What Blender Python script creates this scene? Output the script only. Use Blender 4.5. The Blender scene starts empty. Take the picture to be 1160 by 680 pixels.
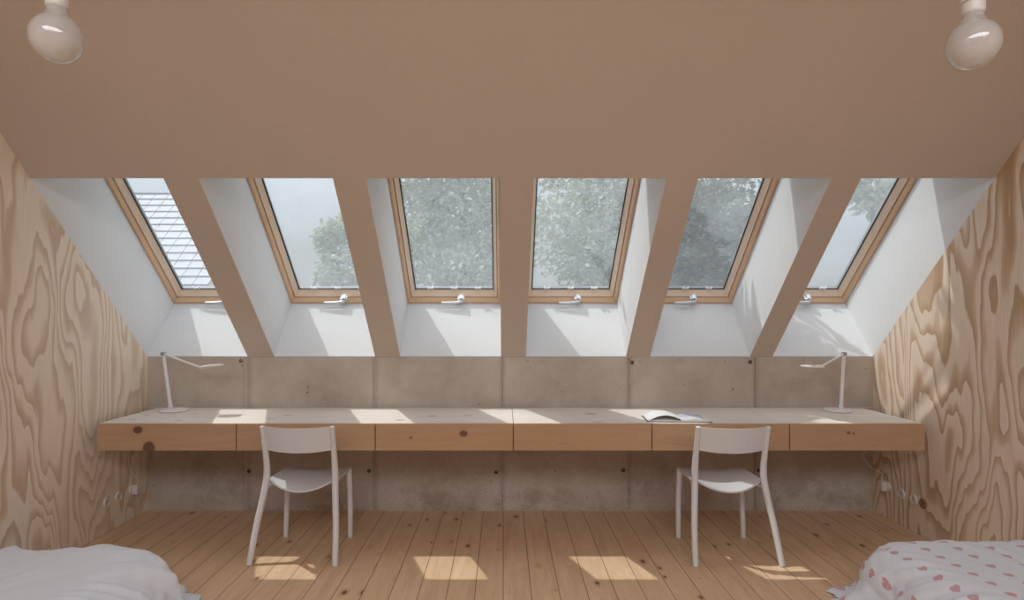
import bpy, bmesh, math, random
from mathutils import Vector, Matrix, noise
R = math.radians
C = bpy.context.scene.collection
SC = bpy.context.scene

# ------------------------------------------------------------------ camera, light, exposure
cam_data = bpy.data.cameras.new('camera'); cam = bpy.data.objects.new('camera', cam_data); C.objects.link(cam)
cam.location = (0, 0, 1.4); cam.rotation_euler = (R(90), 0, 0)
cam_data.sensor_width = 36; cam_data.lens = 709 / 1160 * 36
cam_data.shift_x = 10 / 1160; cam_data.shift_y = 18 / 1160
cam_data.clip_start = 0.02
SC.camera = cam
SUN_DIR = Vector((0.47, -0.245, -1.0)).normalized()
sd = bpy.data.lights.new('sun', 'SUN'); sun = bpy.data.objects.new('sun', sd); C.objects.link(sun)
sun.rotation_euler = SUN_DIR.to_track_quat('-Z', 'Y').to_euler(); sun.location = (-4, 9, 14)
sd.energy = 2.65; sd.angle = R(0.5); sd.color = (1.0, 0.985, 0.965)
world = bpy.data.worlds.new('world'); SC.world = world; world.use_nodes = True
wn = world.node_tree; wn.nodes.clear()
w_out = wn.nodes.new('ShaderNodeOutputWorld'); w_bg = wn.nodes.new('ShaderNodeBackground')
w_sky = wn.nodes.new('ShaderNodeTexSky'); w_sky.sky_type = 'NISHITA'; w_sky.sun_disc = False
w_sky.sun_elevation = R(60); w_sky.sun_rotation = R(-60); w_sky.dust_density = 3.0; w_sky.air_density = 1.0
w_mul = wn.nodes.new('ShaderNodeMix'); w_mul.data_type = 'RGBA'; w_mul.blend_type = 'MULTIPLY'
w_mul.inputs['Factor'].default_value = 1.0; w_mul.inputs['B'].default_value = (0.22, 0.22, 0.22, 1)
w_mix = wn.nodes.new('ShaderNodeMix'); w_mix.data_type = 'RGBA'
w_mix.inputs['Factor'].default_value = 0.65; w_mix.inputs['B'].default_value = (1.0, 1.0, 1.02, 1)
wn.links.new(w_sky.outputs[0], w_mul.inputs['A']); wn.links.new(w_mul.outputs['Result'], w_mix.inputs['A'])
w_tc = wn.nodes.new('ShaderNodeTexCoord'); w_sp = wn.nodes.new('ShaderNodeSeparateXYZ'); w_mr = wn.nodes.new('ShaderNodeMapRange')
wn.links.new(w_tc.outputs['Generated'], w_sp.inputs[0]); wn.links.new(w_sp.outputs['Z'], w_mr.inputs[0])
w_mr.inputs[1].default_value = 0.1; w_mr.inputs[2].default_value = 0.75; w_mr.inputs[3].default_value = 0.22; w_mr.inputs[4].default_value = 0.95   # brighter towards the zenith
w_g = wn.nodes.new('ShaderNodeVectorMath'); w_g.operation = 'SCALE'
wn.links.new(w_mix.outputs['Result'], w_g.inputs[0]); wn.links.new(w_mr.outputs[0], w_g.inputs['Scale'])
wn.links.new(w_g.outputs[0], w_bg.inputs['Color']); w_bg.inputs['Strength'].default_value = 1.9
wn.links.new(w_bg.outputs[0], w_out.inputs['Surface'])
SC.view_settings.view_transform = 'Standard'; SC.view_settings.look = 'None'
SC.view_settings.gamma = 1.0; SC.view_settings.use_curve_mapping = False
SC.view_settings.exposure = 0.12

# unseen fill lamp added behind the viewer to brighten the room
fd = bpy.data.lights.new('rear_fill', 'AREA'); fo = bpy.data.objects.new('rear_fill', fd); C.objects.link(fo)
fd.shape = 'RECTANGLE'; fd.size = 4.4; fd.size_y = 1.5; fd.energy = 104; fd.color = (0.91, 0.955, 1.0)
fo.location = (0.05, -1.15, 2.95); fo.rotation_euler = Vector((0, 0.26, -0.965)).to_track_quat('-Z', 'Y').to_euler()

# ------------------------------------------------------------------ room constants
XL, XR = -2.557, 2.658            # side walls
YK, ZK = 4.5, 1.108               # top edge of the concrete knee wall
SL = 0.9286                       # rise over run of the roof
A = math.atan(SL); CA, SA = math.cos(A), math.sin(A)
TH = 0.53                         # depth of the window reveals
STOP = 1.523                      # opening length up the slope
OPEN = [(XL, -1.837), (-1.646, -0.921), (-0.742, -0.016), (0.163, 0.883), (1.055, 1.774), (1.936, XR)]
YR = 0.6; ZR = ZK + (YK - YR) * SL
YB = 2 * YR - YK
def P(x, s, t): return Vector((x, YK + SA * t - CA * s, ZK + CA * t + SA * s))

# ------------------------------------------------------------------ node helpers
class NT:
    def __init__(s, name):
        s.m = bpy.data.materials.new(name); s.m.use_nodes = True; s.t = s.m.node_tree; s.t.nodes.clear()
        s.out = s.n('ShaderNodeOutputMaterial')
    def n(s, kind, **kw):
        nd = s.t.nodes.new(kind)
        for k, v in kw.items(): setattr(nd, k, v)
        return nd
    def l(s, a, b): s.t.links.new(a, b)
    def put(s, sock, v):
        if v is None: return
        if hasattr(v, 'is_linked'): s.l(v, sock)
        else:
            if hasattr(sock.default_value, '__len__') and hasattr(v, '__len__') and len(v) == 3 and len(sock.default_value) == 4: v = (*v, 1)
            sock.default_value = v
    def math(s, op, a, b=None, c=None, clamp=False):
        nd = s.n('ShaderNodeMath', operation=op); nd.use_clamp = clamp
        s.put(nd.inputs[0], a); s.put(nd.inputs[1], b)
        if c is not None: s.put(nd.inputs[2], c)
        return nd.outputs[0]
    def pos(s): return s.n('ShaderNodeNewGeometry').outputs['Position']
    def obj(s): return s.n('ShaderNodeTexCoord').outputs['Object']
    def uv(s): return s.n('ShaderNodeTexCoord').outputs['UV']
    def sep(s, v): nd = s.n('ShaderNodeSeparateXYZ'); s.l(v, nd.inputs[0]); return nd.outputs
    def comb(s, x, y, z):
        nd = s.n('ShaderNodeCombineXYZ')
        for i, v in enumerate((x, y, z)): s.put(nd.inputs[i], v)
        return nd.outputs[0]
    def scale(s, v, sc):
        nd = s.n('ShaderNodeVectorMath', operation='MULTIPLY'); s.l(v, nd.inputs[0]); nd.inputs[1].default_value = sc; return nd.outputs[0]
    def noise(s, v, scale=1, detail=2, rough=0.5, dist=0.0, out='Fac', dims='3D', w=None):
        nd = s.n('ShaderNodeTexNoise'); nd.noise_dimensions = dims
        s.l(v, nd.inputs['Vector']); nd.inputs['Scale'].default_value = scale; nd.inputs['Detail'].default_value = detail
        nd.inputs['Roughness'].default_value = rough; nd.inputs['Distortion'].default_value = dist
        return nd.outputs[out]
    def voro(s, v, scale=1, out='Distance', rnd=1.0):
        nd = s.n('ShaderNodeTexVoronoi'); s.l(v, nd.inputs['Vector']); nd.inputs['Scale'].default_value = scale
        nd.inputs['Randomness'].default_value = rnd; return nd.outputs[out]
    def ramp(s, f, stops, interp='LINEAR'):
        nd = s.n('ShaderNodeValToRGB'); nd.color_ramp.interpolation = interp; e = nd.color_ramp.elements
        while len(e) > 1: e.remove(e[-1])
        e[0].position = stops[0][0]; e[0].color = (*stops[0][1], 1)
        for p, c in stops[1:]:
            q = e.new(p); q.color = (*c, 1)
        s.put(nd.inputs[0], f); return nd.outputs[0]
    def mr(s, f, a, b, c=0.0, d=1.0, smooth=False):
        nd = s.n('ShaderNodeMapRange'); nd.clamp = True
        if smooth: nd.interpolation_type = 'SMOOTHSTEP'
        s.put(nd.inputs[0], f)
        for i, v in enumerate((a, b, c, d)): nd.inputs[i + 1].default_value = v
        return nd.outputs[0]
    def mix(s, f, a, b, mode='MIX'):
        nd = s.n('ShaderNodeMix'); nd.data_type = 'RGBA'; nd.blend_type = mode
        s.put(nd.inputs['Factor'], f); s.put(nd.inputs['A'], a); s.put(nd.inputs['B'], b); return nd.outputs['Result']
    def bsdf(s, col, rough=0.6, bump=None, bs=0.2, bd=0.002, metal=0.0, spec=None, **kw):
        b = s.n('ShaderNodeBsdfPrincipled'); s.put(b.inputs['Base Color'], col); s.put(b.inputs['Roughness'], rough)
        b.inputs['Metallic'].default_value = metal
        if spec is not None: b.inputs['Specular IOR Level'].default_value = spec
        for k, v in kw.items(): b.inputs[k].default_value = v
        if bump is not None:
            bn = s.n('ShaderNodeBump'); bn.inputs['Strength'].default_value = bs; bn.inputs['Distance'].default_value = bd
            s.l(bump, bn.inputs['Height']); s.l(bn.outputs[0], b.inputs['Normal'])
        s.l(b.outputs[0], s.out.inputs['Surface']); return b

def plain(name, col, rough=0.5, metal=0.0, amp=0.03, sc=30, spec=None):
    t = NT(name); f = t.noise(t.obj(), sc, 3)
    c = t.mix(f, tuple(max(0, v - amp) for v in col), tuple(v + amp for v in col))
    t.bsdf(c, rough, metal=metal, spec=spec); return t.m

def plaster(name, col, amp):
    t = NT(name); p = t.pos()
    f = t.noise(p, 2.2, 5, 0.6); g = t.noise(p, 40, 4, 0.6)
    c = t.mix(f, tuple(v * (1 - amp) for v in col), tuple(v * (1 + amp) for v in col))
    c = t.mix(t.mr(g, 0.35, 0.65, 0, 0.12), c, tuple(v * 0.8 for v in col))
    t.bsdf(c, 0.9, t.noise(p, 60, 5, 0.65), 0.15, 0.002, spec=0.15); return t.m

def plywood(name, off, light, mid, dark):
    t = NT(name); x, y, z = t.sep(t.pos())
    yy = t.math('PINGPONG', t.math('ADD', y, off), 1.25)
    yy = t.math('ADD', yy, t.math('MULTIPLY', t.math('FLOOR', t.math('DIVIDE', t.math('ADD', y, off), 2.5)), 7.3))
    v = t.comb(t.math('MULTIPLY', yy, 2.6), t.math('MULTIPLY', z, 0.62), off)
    warp = t.noise(v, 2.6, 2, 0.5, out='Color')
    nd = t.n('ShaderNodeVectorMath', operation='MULTIPLY_ADD'); t.l(warp, nd.inputs[0]); nd.inputs[1].default_value = (0.3, 0.35, 0); t.l(v, nd.inputs[2])
    f = t.noise(nd.outputs[0], 1.15, 1.2, 0.45)
    edge = t.noise(t.comb(t.math('MULTIPLY', yy, 60), t.math('MULTIPLY', z, 5), 0.0), 1, 3)
    f = t.math('ADD', f, t.math('MULTIPLY', edge, 0.012))
    q = t.math('FRACT', t.math('MULTIPLY', f, 15.0))
    wdt = t.noise(v, 0.9, 1)
    q2 = t.math('ADD', q, t.mr(wdt, 0.3, 0.7, -0.22, 0.22))
    col = t.ramp(q2, [(0.0, light), (0.40, tuple((a * .8 + b * .2) for a, b in zip(light, mid))), (0.52, mid), (0.80, dark), (0.9, dark), (0.96, light)])
    streak = t.noise(t.comb(t.math('MULTIPLY', yy, 140), t.math('MULTIPLY', z, 4), 0.0), 1, 4, 0.6)
    col = t.mix(t.mr(streak, 0.35, 0.75, 0, 0.35), col, dark)
    big = t.noise(v, 0.6, 2); col = t.mix(t.mr(big, 0.3, 0.75, 0, 0.35), col, light)
    kn = t.voro(t.comb(t.math('MULTIPLY', yy, 2.0), t.math('MULTIPLY', z, 1.5), 3.0), 1.3)
    col = t.mix(t.mr(kn, 0.012, 0.03, 0.8, 0), col, (0.10, 0.05, 0.03))
    t.bsdf(col, 0.55, streak, 0.06, 0.001, spec=0.3); return t.m

def floorwood():
    t = NT('pine_floor'); x, y, z = t.sep(t.pos()); BW = 0.142
    u = t.math('DIVIDE', t.math('ADD', x, 20 * BW), BW); idx = t.math('FLOOR', u); fr = t.math('FRACT', u)
    wn_ = t.n('ShaderNodeTexWhiteNoise', noise_dimensions='1D'); t.l(idx, wn_.inputs['W']); rnd = wn_.outputs['Value']
    v = t.comb(t.math('MULTIPLY', x, 9), t.math('ADD', t.math('MULTIPLY', y, 0.9), t.math('MULTIPLY', rnd, 40)), t.math('MULTIPLY', idx, 3.7))
    g = t.noise(v, 2.2, 4, 0.55, 0.6)
    gr = t.math('FRACT', t.math('MULTIPLY', g, 9.0))
    base = t.ramp(g, [(0.25, (0.62, 0.41, 0.25)), (0.5, (0.73, 0.51, 0.325)), (0.75, (0.81, 0.59, 0.395))])
    base = t.mix(t.mr(gr, 0.55, 1.0, 0, 0.22), base, (0.50, 0.28, 0.14))
    base = t.mix(t.mr(rnd, 0, 1, 0, 0.30), base, (0.73, 0.48, 0.29))
    kv = t.comb(t.math('MULTIPLY', x, 10.0), t.math('ADD', t.math('MULTIPLY', y, 5.0), t.math('MULTIPLY', rnd, 9)), idx)
    kd = t.voro(kv, 1.0); kc = t.sep(t.voro(kv, 1.0, 'Color'))[0]
    sz = t.mr(kc, 0.35, 1.0, 0.0, 1.0)
    kd2 = t.math('DIVIDE', kd, t.math('ADD', t.math('MULTIPLY', sz, 0.17), 0.02))
    base = t.mix(t.mr(kd2, 0.9, 2.0, 0.4, 0, True), base, (0.42, 0.20, 0.08))
    base = t.mix(t.mr(kd2, 0.55, 0.95, 0.88, 0, True), base, (0.14, 0.055, 0.025))
    e = t.math('MINIMUM', fr, t.math('SUBTRACT', 1.0, fr))
    gap = t.mr(e, 0.010, 0.020, 1, 0)
    base = t.mix(t.math('MULTIPLY', gap, 0.8), base, (0.12, 0.05, 0.025))
    hb = t.math('SUBTRACT', t.math('MULTIPLY', g, 0.3), gap)
    t.bsdf(base, 0.42, hb, 0.3, 0.002, spec=0.4); return t.m

def concrete():
    t = NT('board_cast_concrete'); p = t.pos(); x, y, z = t.sep(p)
    a = t.noise(p, 1.7, 6, 0.62, 0.4); b = t.noise(p, 11, 5, 0.65)
    vert = t.noise(t.comb(t.math('MULTIPLY', x, 7), 0.0, t.math('MULTIPLY', z, 1.0)), 1, 3)
    col = t.ramp(a, [(0.28, (0.42, 0.345, 0.285)), (0.5, (0.53, 0.455, 0.39)), (0.72, (0.61, 0.54, 0.475))])
    col = t.mix(t.mr(vert, 0.4, 0.75, 0, 0.35), col, (0.42, 0.34, 0.27))
    col = t.mix(t.mr(b, 0.4, 0.7, 0, 0.35), col, (0.64, 0.58, 0.52))
    # darker and speckled in the lower part of the wall
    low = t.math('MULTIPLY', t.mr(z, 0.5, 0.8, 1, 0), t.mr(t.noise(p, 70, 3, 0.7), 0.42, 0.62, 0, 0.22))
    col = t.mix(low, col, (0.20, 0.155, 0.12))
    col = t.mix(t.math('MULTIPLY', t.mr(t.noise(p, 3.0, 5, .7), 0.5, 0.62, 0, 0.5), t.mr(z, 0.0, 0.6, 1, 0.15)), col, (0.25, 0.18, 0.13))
    jx = t.math('ABSOLUTE', t.math('SUBTRACT', t.math('FRACT', t.math('DIVIDE', t.math('ADD', x, 0.006 + 9.11 + .455), 0.911)), 0.5))
    jn = t.math('ADD', jx, t.math('MULTIPLY', t.noise(p, 14, 4), 0.03))
    col = t.mix(t.mr(jn, 0.012, 0.05, 0.45, 0), col, (0.27, 0.215, 0.17))
    pit = t.voro(p, 17); pit2 = t.voro(t.scale(p, (1.3, 1, 1.1)), 55)
    pm = t.math('MAXIMUM', t.mr(t.math('ADD', pit, t.math('MULTIPLY', t.sep(t.voro(p, 17, 'Color'))[0], 0.09)), 0.10, 0.15, 1, 0), t.math('MULTIPLY', t.mr(pit2, 0.08, 0.14, 1, 0), t.mr(b, 0.5, 0.6, 0, 0.8)))
    pm = t.math('MULTIPLY', pm, t.mr(t.noise(p, 2.3, 2), 0.38, 0.50, 0.15, 1))
    pm = t.math('MULTIPLY', pm, t.mr(t.noise(p, 9, 1), 0.45, 0.55, 0.0, 1))
    col = t.mix(t.math('MULTIPLY', pm, 0.8), col, (0.11, 0.085, 0.065))
    hb = t.math('SUBTRACT', t.math('MULTIPLY', b, 0.4), pm)
    t.bsdf(col, 0.75, hb, 0.4, 0.004, spec=0.3); return t.m

def deskwood(name, knots, base, dark, axis, joins=()):
    """pale pine; knots = (u, v, ru, rv, strength) in world metres, u = x, v = y (top) or z (front)"""
    t = NT(name); p = t.pos(); x, y, z = t.sep(p); vv = y if axis == 'y' else z
    v = t.comb(t.math('MULTIPLY', x, 0.9), t.math('MULTIPLY', vv, 9), t.math('MULTIPLY', y if axis == 'z' else z, 1))
    # knots bend the grain
    g = t.noise(v, 2.0, 3, 0.5, 0.8); gr = t.math('FRACT', t.math('MULTIPLY', g, 8))
    col = t.mix(t.mr(g, 0.3, 0.7), base, tuple(a * 0.55 + b * 0.45 for a, b in zip(base, dark)))
    col = t.mix(t.mr(gr, 0.5, 1.0, 0, 0.25), col, dark)
    col = t.mix(t.mr(t.noise(p, 1.3, 2), 0.35, 0.7, 0, 0.3), col, dark)
    wob = t.noise(p, 40, 2)
    for (ku, kv_, ru, rv, st) in knots:
        du = t.math('DIVIDE', t.math('SUBTRACT', x, ku), ru); dv = t.math('DIVIDE', t.math('SUBTRACT', vv, kv_), rv)
        d = t.math('SQRT', t.math('ADD', t.math('MULTIPLY', du, du), t.math('MULTIPLY', dv, dv)))
        d = t.math('ADD', d, t.math('MULTIPLY', wob, 0.25))
        col = t.mix(t.mr(d, 1.2, 2.2, st * 0.25, 0, True), col, dark)
        col = t.mix(t.mr(d, 0.95, 1.25, st, 0, True), col, (0.16, 0.075, 0.045))
    t.bsdf(col, 0.55, g, 0.05, 0.001, spec=0.25); return t.m

def frame_pine(name, a, b):
    t = NT(name); v = t.scale(t.obj(), (30, 2.0, 30)); f = t.noise(v, 1.4, 3, 0.5, 0.5)
    t.bsdf(t.mix(f, a, b), 0.4, spec=0.3); return t.m

def dusty_glass(name, amount):
    t = NT(name); p = t.pos()
    tr = t.n('ShaderNodeBsdfTransparent'); tr.inputs[0].default_value = (0.93, 0.96, 0.96, 1)
    gl = t.n('ShaderNodeBsdfGlossy'); gl.inputs['Roughness'].default_value = 0.02
    ge = t.n('ShaderNodeNewGeometry'); dt = t.n('ShaderNodeVectorMath', operation='DOT_PRODUCT'); t.l(ge.outputs['Incoming'], dt.inputs[0]); t.l(ge.outputs['Normal'], dt.inputs[1])
    cs = t.math('ABSOLUTE', dt.outputs['Value']); fres = t.math('ADD', 0.035, t.math('MULTIPLY', 0.9, t.math('POWER', t.math('SUBTRACT', 1.0, cs), 5.0)))
    m1 = t.n('ShaderNodeMixShader'); t.l(fres, m1.inputs[0]); t.l(tr.outputs[0], m1.inputs[1]); t.l(gl.outputs[0], m1.inputs[2])
    tl = t.n('ShaderNodeBsdfTranslucent'); tl.inputs[0].default_value = (0.86, 0.92, 0.98, 1)
    df = t.n('ShaderNodeBsdfDiffuse'); df.inputs[0].default_value = (0.8, 0.84, 0.9, 1)
    m0 = t.n('ShaderNodeMixShader'); m0.inputs[0].default_value = 0.35; t.l(tl.outputs[0], m0.inputs[1]); t.l(df.outputs[0], m0.inputs[2])
    m2 = t.n('ShaderNodeMixShader')
    f = t.mr(t.noise(p, 3.0, 5, 0.6), 0.3, 0.75, amount * 0.75, amount * 1.3)
    t.l(f, m2.inputs[0]); t.l(m1.outputs[0], m2.inputs[1]); t.l(m0.outputs[0], m2.inputs[2])
    t.l(m2.outputs[0], t.out.inputs['Surface']); return t.m

def leafmat(name, a, b):
    t = NT(name); oi = t.noise(t.pos(), 3.5, 3)
    c = t.mix(oi, a, b)
    d = t.n('ShaderNodeBsdfPrincipled'); t.l(c, d.inputs['Base Color']); d.inputs['Roughness'].default_value = 0.45
    tl = t.n('ShaderNodeBsdfTranslucent'); t.l(c, tl.inputs[0])
    m = t.n('ShaderNodeMixShader'); m.inputs[0].default_value = 0.35; t.l(d.outputs[0], m.inputs[1]); t.l(tl.outputs[0], m.inputs[2])
    t.l(m.outputs[0], t.out.inputs['Surface']); return t.m

def cloth(name, hearts):
    t = NT(name); p = t.pos(); col = t.mix(t.noise(p, 6, 3), (0.72, 0.76, 0.83), (0.77, 0.80, 0.87))
    weave = t.noise(p, 300, 2)
    if hearts:
        u, v, w = t.sep(t.uv())          # metres on the cloth
        row = t.math('FLOOR', t.math('DIVIDE', v, 0.098))
        uu = t.math('SUBTRACT', t.math('FRACT', t.math('DIVIDE', u, 0.15)), 0.5)
        vv = t.math('SUBTRACT', t.math('FRACT', t.math('DIVIDE', v, 0.098)), 0.5)
        X = t.math('DIVIDE', t.math('MULTIPLY', uu, 0.15), 0.019)
        Y = t.math('DIVIDE', t.math('MULTIPLY', vv, 0.098), 0.018)
        X2 = t.math('MULTIPLY', X, X)
        q = t.math('SUBTRACT', Y, t.math('MULTIPLY', t.math('SQRT', t.math('ABSOLUTE', X)), 0.75))
        dd = t.math('ADD', X2, t.math('MULTIPLY', q, q))
        hm = t.mr(dd, 0.95, 1.15, 1, 0)
        pt = t.noise(p, 90, 3)
        col = t.mix(t.math('MULTIPLY', hm, t.mr(pt, 0.25, 0.5, 0.6, 0.95)), col, (0.60, 0.33, 0.36))
    t.bsdf(col, 0.9, weave, 0.1, 0.001, spec=0.1, **{'Sheen Weight': 0.15}); return t.m

M = {}
M['tan'] = plaster('clay_plaster', (0.565, 0.467, 0.388), 0.05)
M['white'] = plaster('white_plaster', (0.75, 0.755, 0.76), 0.02)
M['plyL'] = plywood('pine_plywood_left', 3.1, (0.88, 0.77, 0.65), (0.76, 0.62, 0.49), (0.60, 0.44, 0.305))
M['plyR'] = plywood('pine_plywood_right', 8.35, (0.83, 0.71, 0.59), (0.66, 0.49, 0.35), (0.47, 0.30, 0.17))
M['floor'] = floorwood(); M['concrete'] = concrete()
M['frame'] = frame_pine('lacquered_pine_frame', (0.66, 0.42, 0.255), (0.74, 0.50, 0.32))
M['sash'] = frame_pine('lacquered_pine_sash', (0.74, 0.57, 0.43), (0.80, 0.64, 0.50))
M['gasket'] = plain('black_gasket', (0.04, 0.04, 0.045), 0.5, amp=0.01)
M['glass'] = dusty_glass('dusty_window_glass', 0.13)
M['clad'] = plain('grey_aluminium_cladding', (0.10, 0.105, 0.11), 0.6, amp=0.01)
M['silver'] = plain('satin_aluminium', (0.66, 0.68, 0.70), 0.35, 0.8)
M['clip'] = plain('white_clip_plastic', (0.8, 0.8, 0.8), 0.4)
M['chair'] = plain('white_polypropylene', (0.68, 0.67, 0.68), 0.28, amp=0.01, spec=0.5)
M['lamp'] = plain('white_powder_coat', (0.82, 0.80, 0.80), 0.4, amp=0.01)
M['lampgrey'] = plain('grey_joint', (0.35, 0.33, 0.32), 0.4, amp=0.02)
M['cable'] = plain('white_cable', (0.75, 0.70, 0.66), 0.5, amp=0.02)
M['socket'] = plain('white_socket_plastic', (0.72, 0.66, 0.62), 0.35, amp=0.02)
M['socketin'] = plain('socket_recess_plastic', (0.66, 0.60, 0.56), 0.45, amp=0.02)
M['brown'] = plain('brown_socket_cover', (0.27, 0.17, 0.10), 0.5, amp=0.03)
M['dark'] = plain('dark_hole', (0.03, 0.025, 0.02), 0.8, amp=0.005)
M['duvetL'] = cloth('white_cotton', False); M['duvetR'] = cloth('heart_print_cotton', True)
M['roof'] = plain('dark_roof_sheet', (0.25, 0.25, 0.26), 0.7)
M['bark'] = plain('tree_bark', (0.06, 0.05, 0.04), 0.9, amp=0.02, sc=12)
M['leafpale'] = leafmat('pale_leaves', (0.26, 0.31, 0.20), (0.52, 0.55, 0.42))
M['leafdark'] = leafmat('dark_leaves', (0.04, 0.06, 0.025), (0.16, 0.18, 0.08))
M['tiles'] = plain('pale_roof_tile', (0.27, 0.28, 0.30), 0.6, amp=0.04, sc=4)
M['render'] = plaster('outside_render', (0.7, 0.68, 0.64), 0.05)
M['grass'] = plain('garden_grass', (0.12, 0.17, 0.06), 0.9, amp=0.05, sc=3)
M['page'] = plain('book_paper', (0.82, 0.80, 0.78), 0.7, amp=0.02)
M['cover'] = plain('book_cover_board', (0.12, 0.11, 0.12), 0.5, amp=0.02)
def tprint():
    t = NT('printed_page'); x, y, z = t.sep(t.obj())
    ln = t.math('FRACT', t.math('MULTIPLY', y, 130)); tx = t.noise(t.comb(t.math('MULTIPLY', x, 400), t.math('MULTIPLY', y, 130), 0.0), 1, 1)
    inb = t.math('MULTIPLY', t.mr(t.math('ABSOLUTE', x), 0.075, 0.08, 1, 0), t.mr(t.math('ABSOLUTE', y), 0.10, 0.105, 1, 0))
    mk = t.math('MULTIPLY', inb, t.math('MULTIPLY', t.mr(ln, 0.5, 0.55, 0, 0.5), t.mr(tx, 0.4, 0.45)))
    c = t.mix(mk, (0.78, 0.78, 0.80), (0.20, 0.20, 0.26)); pic = t.math('MULTIPLY', t.mr(y, -0.005, 0.0, 0, 1), inb)
    c = t.mix(pic, c, t.mix(t.noise(t.obj(), 30, 3), (0.35, 0.38, 0.60), (0.66, 0.68, 0.80)))
    t.bsdf(c, 0.45); return t.m
M['print'] = tprint()
def bulbmat():
    t = NT('frosted_bulb_glass')
    b = t.bsdf((0.72, 0.69, 0.67), 0.06, spec=0.6); b.inputs['Coat Weight'].default_value = 1.0; b.inputs['Coat Roughness'].default_value = 0.03
    b.inputs['Transmission Weight'].default_value = 0.35
    return t.m
M['bulb'] = bulbmat()
M['porcelain'] = plain('white_porcelain', (0.72, 0.68, 0.65), 0.35, amp=0.01)

# ------------------------------------------------------------------ mesh helpers
class MB:
    def __init__(s): s.v = []; s.f = []; s.mi = []; s.uv = None
    def add(s, vs, fs, mi=0):
        o = len(s.v); s.v += [Vector(v) for v in vs]; s.f += [tuple(i + o for i in f) for f in fs]; s.mi += [mi] * len(fs); return s
    def hexa(s, p, mi=0, mf=None):
        # p: 8 points, bottom ring 0-3 then top ring 4-7
        fs = [(0, 3, 2, 1), (4, 5, 6, 7), (0, 1, 5, 4), (1, 2, 6, 5), (2, 3, 7, 6), (3, 0, 4, 7)]
        o = len(s.f); s.add(p, fs, mi)
        if mf:
            for k, m in mf.items(): s.mi[o + k] = m
        return s
    def box(s, a, b, mi=0, mf=None):
        (x0, y0, z0), (x1, y1, z1) = a, b
        return s.hexa([(x0, y0, z0), (x1, y0, z0), (x1, y1, z0), (x0, y1, z0), (x0, y0, z1), (x1, y0, z1), (x1, y1, z1), (x0, y1, z1)], mi, mf)
    def sbox(s, x0, x1, s0, s1, t0, t1, mi=0, mf=None):
        # slope frame box; face 0 is the t0 face (room side)
        return s.hexa([P(x0, s0, t0), P(x1, s0, t0), P(x1, s1, t0), P(x0, s1, t0), P(x0, s0, t1), P(x1, s0, t1), P(x1, s1, t1), P(x0, s1, t1)], mi, mf)
    def tube(s, pts, rad, n=12, cap=True, mi=0, sx=1.0):
        pts = [Vector(p) for p in pts]; m = len(pts)
        rad = rad if hasattr(rad, '__len__') else [rad] * m
        o = len(s.v); up = Vector((0, 0, 1)); prev = None
        for i, p in enumerate(pts):
            d = (pts[min(i + 1, m - 1)] - pts[max(i - 1, 0)]).normalized()
            if prev is None:
                a = up if abs(d.z) < 0.9 else Vector((1, 0, 0)); e = (a - d * a.dot(d)).normalized()
            else: e = (prev - d * prev.dot(d)).normalized()
            prev = e; g = d.cross(e)
            for k in range(n):
                th = 2 * math.pi * k / n; s.v.append(p + (e * math.cos(th) * sx + g * math.sin(th)) * rad[i])
        for i in range(m - 1):
            for k in range(n):
                a = o + i * n + k; b = o + i * n + (k + 1) % n; s.f.append((a, b, b + n, a + n)); s.mi.append(mi)
        if cap:
            s.f.append(tuple(o + k for k in range(n))[::-1]); s.f.append(tuple(o + (m - 1) * n + k for k in range(n))); s.mi += [mi, mi]
        return s
    def lathe(s, prof, n=32, c=(0, 0, 0), rot=None, mi=0):
        o = len(s.v); c = Vector(c)
        for (r, z) in prof:
            for k in range(n):
                th = 2 * math.pi * k / n; q = Vector((r * math.cos(th), r * math.sin(th), z))
                if rot: q = rot @ q
                s.v.append(c + q)
        m = len(prof)
        for i in range(m - 1):
            for k in range(n):
                a = o + i * n + k; b = o + i * n + (k + 1) % n; s.f.append((a, b, b + n, a + n)); s.mi.append(mi)
        if prof[0][0] > 1e-6: s.f.append(tuple(o + k for k in range(n))[::-1]); s.mi.append(mi)
        if prof[-1][0] > 1e-6: s.f.append(tuple(o + (m - 1) * n + k for k in range(n))); s.mi.append(mi)
        return s
    def prism(s, poly, x0, x1, mi=0):
        # poly in (y, z), extruded along x
        n = len(poly); vs = [(x0, y, z) for y, z in poly] + [(x1, y, z) for y, z in poly]
        fs = [tuple(range(n))[::-1], tuple(range(n, 2 * n))] + [(i, (i + 1) % n, n + (i + 1) % n, n + i) for i in range(n)]
        return s.add(vs, fs, mi)
    def build(s, name, mats, parent=None, origin=None, smooth=None, bevel=None, fix=True):
        me = bpy.data.meshes.new(name)
        org = Vector(origin) if origin is not None else Vector((0, 0, 0))
        me.from_pydata([tuple(v - org) for v in s.v], [], s.f)
        mats = mats if isinstance(mats, (list, tuple)) else [mats]
        for m in mats: me.materials.append(m)
        for p, i in zip(me.polygons, s.mi): p.material_index = i
        if s.uv:
            ul = me.uv_layers.new(name='UVMap')
            for lp in me.loops: ul.data[lp.index].uv = s.uv[lp.vertex_index]
        if fix:
            bm = bmesh.new(); bm.from_mesh(me); bmesh.ops.remove_doubles(bm, verts=bm.verts, dist=1e-6); bmesh.ops.recalc_face_normals(bm, faces=bm.faces); bm.to_mesh(me); bm.free()
        if smooth is not None:
            for p in me.polygons: p.use_smooth = True
            me.set_sharp_from_angle(angle=R(smooth))
        o = bpy.data.objects.new(name, me); C.objects.link(o); o.location = org
        if parent: o.parent = parent
        if bevel:
            b = o.modifiers.new('bevel', 'BEVEL'); b.width = bevel; b.segments = 2; b.limit_method = 'ANGLE'; b.angle_limit = R(40)
        return o
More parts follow.
